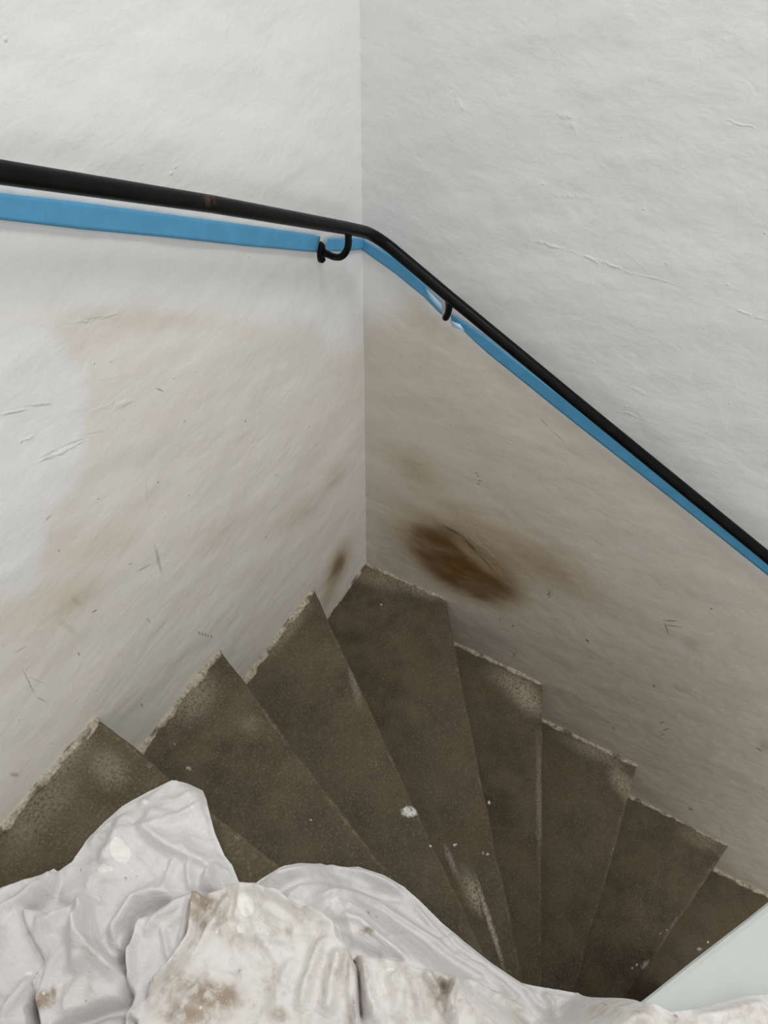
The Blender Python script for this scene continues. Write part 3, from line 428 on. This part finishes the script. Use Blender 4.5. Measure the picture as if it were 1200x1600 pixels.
def lerp(a, b, t): return a+(b-a)*t
def step(k):
    zt = -k*RISE
    B = np.array(WALLPT[k-1], float); Fp = np.array(WALLPT[k], float)
    corner = (k == 3)
    NV = 24; NU = 60
    vs = np.linspace(0, 1, NV)
    # back runs a little under the step above
    def wallpoint(v):
        if not corner: return lerp(B, Fp, v)
        la, lb = abs(B[0]), abs(Fp[1]); c = 0.5
        return lerp(B, np.zeros(2), v/c) if v <= c else lerp(np.zeros(2), Fp, (v-c)/c)
    if corner: vs = np.unique(np.append(vs, .5)); NV = len(vs)
    us = np.linspace(0, 1, NU)**1.0
    V = []; rows = []
    eb = (B-NEWEL)/np.linalg.norm(B-NEWEL); ef = (Fp-NEWEL)/np.linalg.norm(Fp-NEWEL)
    nb = np.array([eb[1], -eb[0]]); nf = np.array([ef[1], -ef[0]])      # downstream normals
    zlow = zt-RISE-.03
    P = np.zeros((NU, NV, 3))
    for j, v in enumerate(vs):
        w = wallpoint(v); inner = NEWEL+(w-NEWEL)*.015
        for i, u in enumerate(us):
            q = lerp(w, inner, u); P[i, j, :2] = q; P[i, j, 2] = zt
    L = np.linalg.norm(Fp-NEWEL)
    wob = .0035*fbm(us*L*9, us*0+k*3.3, 11, 3)+.003*perlin(us*L*3, us*0+k*1.7, 4)
    wear = .006*np.exp(-((us-.5)/.25)**2)                                # middle of the nosing worn back
    wob *= np.clip(us*12, 0, 1)
    for j, v in enumerate(vs):
        g = v**6; P[:, j, 0] += nf[0]*wob*g; P[:, j, 1] += nf[1]*wob*g
        X, Y = P[:, j, 0], P[:, j, 1]
        P[:, j, 2] += .0022*fbm(X*11, Y*11, 21+k, 3)-wear*.4*v**2
    r = .007; prof = []
    rr = r*(1+.8*fbm(us*L*22, us*0+k, 31, 2))
    back0 = np.concatenate([P[:, :1, :2]-nb*.03, np.full((NU, 1, 1), zlow)], -1)
    backT = P[:, :1].copy(); backT[:, :, :2] -= nb*.03
    top = P.copy()
    sh = np.clip(rr, .003, .014)
    last = P[:, -1]
    arcs = []
    for a in (0, 30, 60, 90):
        s_, c_ = math.sin(math.radians(a)), 1-math.cos(math.radians(a))
        q = last.copy(); q[:, :2] += nf*(s_*sh)[:, None]-nf*sh[:, None]; q[:, 2] -= c_*sh; arcs.append(q)
    top[:, -1] = arcs[0]
    if NV > 2:
        for j in range(NV-1):                                            # keep the rows from crossing the rounded edge
            d = (top[:, j, :2]-top[:, -1, :2])@nf
            push = np.maximum(d+.0005, 0); top[:, j, :2] -= nf*push[:, None]
    low = arcs[-1].copy(); low[:, :2] += nf*(.0012*perlin(us*L*14, us*0+5.5, k))[:, None]-nf*.004; low[:, 2] = zt-RISE*.5
    bot = low.copy(); bot[:, :2] -= nf*.008; bot[:, 2] = zlow
    rows = np.concatenate([back0, backT, top]+[x[:, None] for x in arcs[1:]]+[low[:, None], bot[:, None]], 1)
    m = rows.shape[1]; V = rows.reshape(-1, 3); F = []
    for i in range(NU-1):
        for j in range(m):
            a = i*m+j; b = i*m+(j+1) % m; F.append((a, a+m, b+m, b))
    F.append(tuple(range(m))); F.append(tuple((NU-1)*m+j for j in range(m))[::-1])
    nos = np.zeros((NU, m)); nos[:, 2+NV-1:2+NV+3] = 1.0
    o = link('step', V-np.array(stair.location), F, STEP_MAT[k], stair)
    at = o.data.attributes.new('nosing', 'FLOAT', 'POINT'); at.data.foreach_set('value', nos.ravel().astype(np.float32))
    o.data.set_sharp_from_angle(angle=math.radians(50)) if hasattr(o.data, 'set_sharp_from_angle') else None
    # crumbly mortar bead between tread and wall
    line = [B, np.zeros(2), Fp] if corner else [B, Fp]
    pts = []; nrm = []
    for a, b in zip(line[:-1], line[1:]):
        n = max(2, int(np.linalg.norm(b-a)/.004)); d = (b-a)/np.linalg.norm(b-a); nn = np.array([d[1], -d[0]])
        for i in range(n): pts.append(lerp(a, b, i/(n-1))); nrm.append(nn)
    pts = np.array(pts); nrm = np.array(nrm); T = np.arange(len(pts))*.004
    wd = .0075+.0065*fbm(T*24, T*0+k*2.1, 41, 3)+.003*perlin(T*110, T*0+k, 43); ht = .009+.006*fbm(T*30, T*0+k*1.3, 51, 3)+.0025*perlin(T*120, T*0+k, 53)
    if corner: wd *= .8; ht *= .8
    if k <= 2: wd *= 1.55
    if k >= 4: wd *= 1.2; ht *= .8
    wd = np.clip(wd, .002, .026); ht = np.clip(ht, .0015, .016)
    if not corner:
        e = np.clip((T[-1]-T)/.012, 0, 1); wd *= .3+.7*e; ht *= .3+.7*e
    zz = zt+np.zeros(len(pts))
    R_ = [np.column_stack([pts-nrm*.006, zz-.006]), np.column_stack([pts-nrm*.006, zz+ht]), np.column_stack([pts+nrm*(wd*.35)[:, None], zz+ht*.8]),
          np.column_stack([pts+nrm*(wd*.8)[:, None], zz+ht*.3]), np.column_stack([pts+nrm*wd[:, None], zz-.004])]
    A = np.stack(R_, 1); m = 5; V = A.reshape(-1, 3); F = []
    for i in range(len(pts)-1):
        for j in range(m):
            a = i*m+j; b = i*m+(j+1) % m; F.append((a, b, b+m, a+m))
    F.append(tuple(range(m))[::-1]); F.append(tuple((len(pts)-1)*m+j for j in range(m)))
    f = link('mortar_bead', V-np.array(stair.location), F, M_FILLET, o); f['label'] = 'pale crumbly mortar joint'
    return o
STEP_MAT = {k: stone_material(k) for k in range(-2, 10)}
for k in range(-2, 9): step(k)
# landing floor far below the visible steps
structure(link('floor', [(-3, -2.7, -3.2), (0, -2.7, -3.2), (0, 0, -3.2), (-3, 0, -3.2), (-3, -2.7, -3.3), (0, -2.7, -3.3), (0, 0, -3.3), (-3, 0, -3.3)],
     [(0, 1, 2, 3), (7, 6, 5, 4), (0, 4, 5, 1), (1, 5, 6, 2), (2, 6, 7, 3), (3, 7, 4, 0)], M_INNER, smooth=False))

# ---------------------------------------------------------------- tubes: rail and brackets
def catmull(P, n=8):
    P = np.array(P, float); out = []
    Q = np.vstack([2*P[0]-P[1], P, 2*P[-1]-P[-2]])
    for i in range(1, len(Q)-2):
        for t in np.linspace(0, 1, n, endpoint=False):
            a, b, c, d = Q[i-1], Q[i], Q[i+1], Q[i+2]
            out.append(.5*((2*b)+(-a+c)*t+(2*a-5*b+4*c-d)*t*t+(-a+3*b-3*c+d)*t**3))
    out.append(P[-1]); return np.array(out)
def tube(name, pts, rad, mat, parent, seg=20, flat=1.0):
    pts = np.array(pts, float); n = len(pts); rad = np.full(n, rad) if np.isscalar(rad) else np.array(rad)
    tang = np.gradient(pts, axis=0); tang /= np.linalg.norm(tang, axis=1)[:, None]
    up = np.array([0, 0, 1.0]) if abs(tang[0][2]) < .9 else np.array([1.0, 0, 0])
    V = []; a = np.cross(tang[0], up); a /= np.linalg.norm(a)
    for i in range(n):
        a = a-tang[i]*(a@tang[i]); a /= np.linalg.norm(a); b = np.cross(tang[i], a)
        for s in range(seg):
            w = 2*math.pi*s/seg; V.append(pts[i]+rad[i]*(a*math.cos(w)+b*math.sin(w)*flat))
    F = [(i*seg+s, i*seg+(s+1) % seg, (i+1)*seg+(s+1) % seg, (i+1)*seg+s) for i in range(n-1) for s in range(seg)]
    F.append(tuple(range(seg))[::-1]); F.append(tuple((n-1)*seg+s for s in range(seg)))
    off = np.array(parent.location) if parent else 0
    o = link(name, np.array(V)-off, F, mat, parent); return o

rail = empty('handrail', (-.06, -.06, .473))
tag(rail, 'slim black round steel handrail bent around the corner above the blue tape', 'handrail')
def rail_path():
    A0 = np.array((-2.6, -.062, 1.80)); A1 = np.array((-.715, -.0615, .827)); A2 = np.array((-.46, -.061, .693)); A3 = np.array((-.155, -.06, .5265)); A4 = np.array((-.098, -.0605, .4945))
    B0 = np.array((-.0605, -.098, .4545)); B1 = np.array((-.06, -.208, .398)); B2 = np.array((-.06, -.471, .268)); B3 = np.array((-.06, -.86, .079)); B4 = np.array((-.06, -2.2, -.60))
    out = list(np.linspace(A0, A1, 8)[:-1])+list(np.linspace(A1, A2, 5)[:-1])+list(np.linspace(A2, A3, 6)[:-1])+list(np.linspace(A3, A4, 3)[:-1])
    C = np.array((-.0605, -.0605, .4725))
    for t in np.linspace(0, 1, 11): out.append((1-t)**2*A4+2*t*(1-t)*C+t*t*B0)
    out += list(np.linspace(B0, B1, 4)[1:])+list(np.linspace(B1, B2, 6)[1:])+list(np.linspace(B2, B3, 7)[1:])+list(np.linspace(B3, B4, 8)[1:])
    return out
tube('rail', rail_path(), .0103, M_RAIL, rail, 28)

def disc(name, c, axis, rx, rz, th, mat, parent):
    """oval rose against a wall; axis 'x' or 'y' is the wall normal"""
    seg = 28; V = []; F = []
    for d, s in ((0, 1.0), (th*.6, 1.0), (th*.9, .93), (th, .8)):
        for i in range(seg):
            w = 2*math.pi*i/seg; u, v = rx*s*math.cos(w), rz*s*math.sin(w)
            V.append((c[0]+u, c[1]-d, c[2]+v) if axis == 'y' else (c[0]-d, c[1]+u, c[2]+v))
    for r in range(3):
        for i in range(seg): F.append((r*seg+i, r*seg+(i+1) % seg, (r+1)*seg+(i+1) % seg, (r+1)*seg+i))
    F.append(tuple(range(seg))); F.append(tuple(3*seg+i for i in range(seg)))
    o = link(name, np.array(V)-np.array(rail.location), F, mat, rail)
    bm = bmesh.new(); bm.from_mesh(o.data); bmesh.ops.recalc_face_normals(bm, faces=bm.faces); bm.to_mesh(o.data); bm.free()
    return o
# bracket on the left wall: oval plate, arm out from the wall, turned up into the rail
disc('wall_plate', (-.1425, .002, .462), 'y', .0080, .0195, .009, M_RAIL, rail)
tube('bracket_arm', catmull([(-.140, -.003, .4632), (-.1445, -.018, .4632), (-.149, -.034, .4655), (-.1525, -.049, .4725), (-.1505, -.0575, .4835), (-.148, -.0605, .497), (-.147, -.060, .516)], 7), .0058, M_RAIL, rail, 18)
for dz in (-.0125, .0135):
    disc('screw_head', (-.1425, -.006, .462+dz), 'y', .003, .003, .003, M_RAIL, rail)
disc('wall_plate', (.002, -.187, .3455), 'x', .0065, .0100, .009, M_RAIL, rail)
tube('bracket_arm', catmull([(-.003, -.187, .3455), (-.030, -.1985, .3475), (-.050, -.2045, .3480), (-.0585, -.2065, .3525), (-.0605, -.2115, .365), (-.060, -.2140, .391)], 7), .0060, M_RAIL, rail, 18)

# ---------------------------------------------------------------- painter's tape
def strip(name, segs, mat, lift=.0062, thick=.0006):
    """tape stuck on the wall: segs = list of (side, upper edge, lower edge) with matching points"""
    top = []; 
    V = []; n = 0; cols = 7
    for side, up, lo in segs:
        up, lo = np.array(up), np.array(lo)
        tt = np.linspace(0, 1, 60)
        def samp(E):
            d = np.r_[0, np.cumsum(np.linalg.norm(np.diff(E, axis=0), axis=1))]; d /= d[-1]
            return np.column_stack([np.interp(tt, d, E[:, 0]), np.interp(tt, d, E[:, 1])])
        U, L = samp(up), samp(lo)
        for i in range(len(tt)):
            for j in range(cols):
                q = lerp(U[i], L[i], j/(cols-1))
                d = lift+.0006*float(perlin(q[0]*40, q[1]*40, 6))
                V.append((q[0], -d, q[1]) if side == 'A' else (-d, q[0], q[1]))
            n += 1
    F = [(i*cols+j, (i+1)*cols+j, (i+1)*cols+j+1, i*cols+j+1) for i in range(n-1) for j in range(cols-1)]
    c = np.mean(V, 0); o = link(name, np.array(V)-c, F, mat); o.location = c
    md = o.modifiers.new('thickness', 'SOLIDIFY'); md.thickness = thick; md.offset = 0
    return o
tag(strip('masking_tape', [('A', *TAPE_A1)], M_TAPE), 'long blue masking tape strip along the left wall below the handrail', 'tape')
t2 = tag(strip('masking_tape', [('A', *TAPE_A2), ('B', *TAPE_B1)], M_TAPE), 'short blue masking tape strip folded around the corner between the two rail brackets', 'tape')
t3 = tag(strip('masking_tape', [('B', *TAPE_B2)], M_TAPE), 'blue masking tape strip sloping down the right wall from the lower rail bracket', 'tape')

def peel(parent, outline, far):
    """a loose corner of tape curling off the wall, adhesive side showing"""
    n = len(outline); c = np.mean(outline, 0); V = []; F = []
    for k, (u, z) in enumerate(outline): V.append((-.0085-far*(k % 2), u, z))
    V.append((-.0085-far, c[0], c[1]))
    F = [(i, (i+1) % n, n) for i in range(n)]
    o = link('peeled_edge', np.array(V)-np.array(parent.location), F, M_TAPE_PALE, parent); o['label'] = 'pale loose edge of the tape'
    md = o.modifiers.new('thickness', 'SOLIDIFY'); md.thickness = .0005; md.offset = 0
peel(t2, PEEL_1, .004); peel(t3, PEEL_2, .004)

# ---------------------------------------------------------------- the drop cloth
def past(tip, x, y):
    tip = np.array(tip, float); d = (tip-NEWEL)/np.linalg.norm(tip-NEWEL); n = np.array([d[1], -d[0]])
    return (x-NEWEL[0])*n[0]+(y-NEWEL[1])*n[1]
def cloth_base(x, y):
    b = .195*sm(.03, -.03, past(WALLPT[-1], x, y))-.17*sm(-.005, .085, past(WALLPT[0], x, y))+.006
    n = (x-PF[0])*PN[0]+(y-PF[1])*PN[1]; s = (x-PF[0])*PD[0]+(y-PF[1])*PD[1]
    top = .1-.55*np.maximum(s, 0)
    k = sm(.05, -.01, n)*sm(-.16, -.07, s)
    return b*(1-k)+np.maximum(top+.012, b)*k
def seg_dist(X, Y, pts):
    """distance to a polyline, side (+1 left), and fraction along it"""
    best = np.full(X.shape, 1e9); side = np.zeros(X.shape); frac = np.zeros(X.shape)
    pts = np.array(pts); L = np.r_[0, np.cumsum(np.linalg.norm(np.diff(pts, axis=0), axis=1))]
    for i in range(len(pts)-1):
        a, b = pts[i], pts[i+1]; d = b-a; l2 = d@d+1e-12
        t = np.clip(((X-a[0])*d[0]+(Y-a[1])*d[1])/l2, 0, 1)
        dx, dy = X-(a[0]+t*d[0]), Y-(a[1]+t*d[1]); r = np.hypot(dx, dy); k = r < best
        best = np.where(k, r, best); side = np.where(k, np.sign(d[0]*dy-d[1]*dx), side); frac = np.where(k, (L[i]+t*np.sqrt(l2))/L[-1], frac)
    return best, side, frac
def inside(X, Y, poly):
    c = np.zeros(X.shape, bool); n = len(poly)
    for i in range(n):
        x0, y0 = poly[i]; x1, y1 = poly[(i+1) % n]
        k = ((y0 > Y) != (y1 > Y)) & (X < (x1-x0)*(Y-y0)/((y1-y0) or 1e-12)+x0); c ^= k
    return c
def smooth_poly(P, n=5): return [tuple(q) for q in catmull(list(P)+[P[0]], n)[:-1]]
def sdf(X, Y, poly):
    d, _, _ = seg_dist(X, Y, list(poly)+[poly[0]]); return np.where(inside(X, Y, poly), d, -d)

def drop_cloth():
    st = .0018
    xs = np.arange(-1.42, -.60, st); ys = np.arange(-1.12, -.0, st)
    X, Y = np.meshgrid(xs, ys, indexing='ij')
    sil = SIL; d = sdf(X, Y, sil)
    # pull the rim of the grid onto the outline
    pts = np.array(sil+[sil[0]]); near = (d < 0) & (d > -st*1.6)
    bx, by = X[near], Y[near]; best = np.full(bx.shape, 1e9); cx, cy = bx.copy(), by.copy()
    for i in range(len(pts)-1):
        a, b = pts[i], pts[i+1]; v = b-a; t = np.clip(((bx-a[0])*v[0]+(by-a[1])*v[1])/(v@v+1e-12), 0, 1)
        qx, qy = a[0]+t*v[0], a[1]+t*v[1]; r = np.hypot(bx-qx, by-qy); k = r < best
        best = np.where(k, r, best); cx = np.where(k, qx, cx); cy = np.where(k, qy, cy)
    X = X.copy(); Y = Y.copy(); X[near] = cx; Y[near] = cy
    keep = d > -st*1.6; dd = np.maximum(d, 0)
    H = np.zeros(X.shape)
    wx = .004*fbm(X*16, Y*16, 61, 2); wy = .004*fbm(X*16, Y*16, 67, 2)
    Xw, Yw = X+wx, Y+wy
    for poly, h in LAY:
        s = sdf(X+wx*.4, Y+wy*.4, poly)
        h *= 2.0
        H += np.where(s > -.0014, h*sm(-.0014, .0024, s)*(.35+.65*np.exp(-np.maximum(s, 0)/.05)), 0)
        H -= .55*h*np.exp(-(np.maximum(-s, 0)/.009))*(s <= 0)
    for P, w, h, al, ar in RID:
        r, sd, fr = seg_dist(Xw, Yw, P); ww = w*np.where(sd > 0, al, ar)
        h = np.sign(h)*(2.5*min(abs(h), .01)+.7*max(abs(h)-.01, 0))
        H += h*np.exp(-(r/ww)**2)*sm(-.02, .18, fr)*sm(1.02, .82, fr)
    # loose wrinkling between the big folds
    rot = .6; a = Xw*math.cos(rot)+Yw*math.sin(rot); b = -Xw*math.sin(rot)+Yw*math.cos(rot)
    H += .010*(.5-np.abs(fbm(a*8, b*14, 71, 2)))+.007*fbm(X*11, Y*11, 77, 2)
    H += .0035*(.4-np.abs(fbm(b*24, a*38, 81, 2)))+.0016*fbm(X*60, Y*60, 87, 2)
    # sharp creases running through the slack cloth
    q1 = fbm(X*5, Y*5, 91, 2); q2 = fbm(X*5, Y*5, 95, 2)
    for an, fa, fb, amp, sd_ in ((.35, 5, 17, .0075, 101), (1.25, 6, 19, .0065, 111), (2.3, 6, 22, .0055, 121), (-.2, 10, 34, .0030, 131), (1.8, 11, 36, .0026, 141)):
        ca, sa = math.cos(an), math.sin(an); u_, v_ = X*ca+Y*sa, -X*sa+Y*ca
        rdg = 1-np.abs(perlin(u_*fa+.8*q1, v_*fb+1.6*q2, sd_))*1.6
        H += amp*np.clip(rdg, 0, 1)**5*sm(-.15, .25, fbm(u_*6, v_*6, sd_+3, 2))
    H += .018*sm(0, .06, dd)
    H = np.maximum(H, .0)+.004
    for _ in range(1):                                                   # ease the grid steps on the steep fold edges
        G = np.pad(H, 1, mode='edge'); G = .25*G[:-2]+.5*G[1:-1]+.25*G[2:]; H = .25*G[:, :-2]+.5*G[:, 1:-1]+.25*G[:, 2:]
    rim = sm(0, .010, dd); H = H*(.25+.75*rim)+.003*(1-rim)
    Z = cloth_base(X, Y)+H
    # never through a tread
    for k in range(-1, 4):
        ff = past(WALLPT[k], X, Y); bb = past(WALLPT[k-1], X, Y)
        on = (ff < .004) & (bb > -.002); Z = np.where(on, np.maximum(Z, -k*RISE+.007), Z)
    ids = -np.ones(X.shape, int)
    core = d > 0
    q = np.stack([np.stack(np.meshgrid(np.arange(X.shape[0]-1), np.arange(X.shape[1]-1), indexing='ij'), -1)], 0)[0].reshape(-1, 2)
    i, j = q[:, 0], q[:, 1]
    ok = keep[i, j] & keep[i+1, j] & keep[i+1, j+1] & keep[i, j+1] & (core[i, j] | core[i+1, j] | core[i+1, j+1] | core[i, j+1])
    i, j = i[ok], j[ok]
    used = np.zeros(X.shape, bool)
    for a_, b_ in ((0, 0), (1, 0), (1, 1), (0, 1)): used[i+a_, j+b_] = True
    ids[used] = np.arange(used.sum())
    F = np.stack([ids[i, j], ids[i+1, j], ids[i+1, j+1], ids[i, j+1]], -1)
    V = np.column_stack([X[used], Y[used], Z[used]]); c = np.array((-1.0, -.45, 0.0))
    me = bpy.data.meshes.new('drop_cloth'); me.from_pydata((V-c).tolist(), [], F.tolist()); me.update(); me.shade_smooth()
    o = bpy.data.objects.new('drop_cloth', me); COL.objects.link(o); o.location = c; me.materials.append(M_CLOTH)
    # soiling and paint spots of the cloth itself
    x, y = X[used], Y[used]; cream = np.zeros(x.shape)
    for poly in CREAM: cream = np.maximum(cream, sm(-.006, .006, sdf(x, y, poly)))
    def marks(L, soft):
        m = np.zeros(x.shape)
        for cx_, cy_, a_, b_, c_, d_, s_ in L:
            dx, dy = x-cx_, y-cy_; r = np.hypot(a_*dx+b_*dy, c_*dx+d_*dy); m = np.maximum(m, s_*sm(1.25, 1-soft, r))
        return m
    for nm, arr in (('cream', cream), ('dark_tone', marks(DIRT, .8)), ('paint', marks(PAINT, .3))):
        at = me.attributes.new(nm, 'FLOAT', 'POINT'); at.data.foreach_set('value', arr.astype(np.float32))
    md = o.modifiers.new('thickness', 'SOLIDIFY'); md.thickness = .0016; md.offset = -1
    return tag(o, 'crumpled off-white painters drop cloth with brown stains heaped on the upper steps', 'cloth')
drop_cloth()
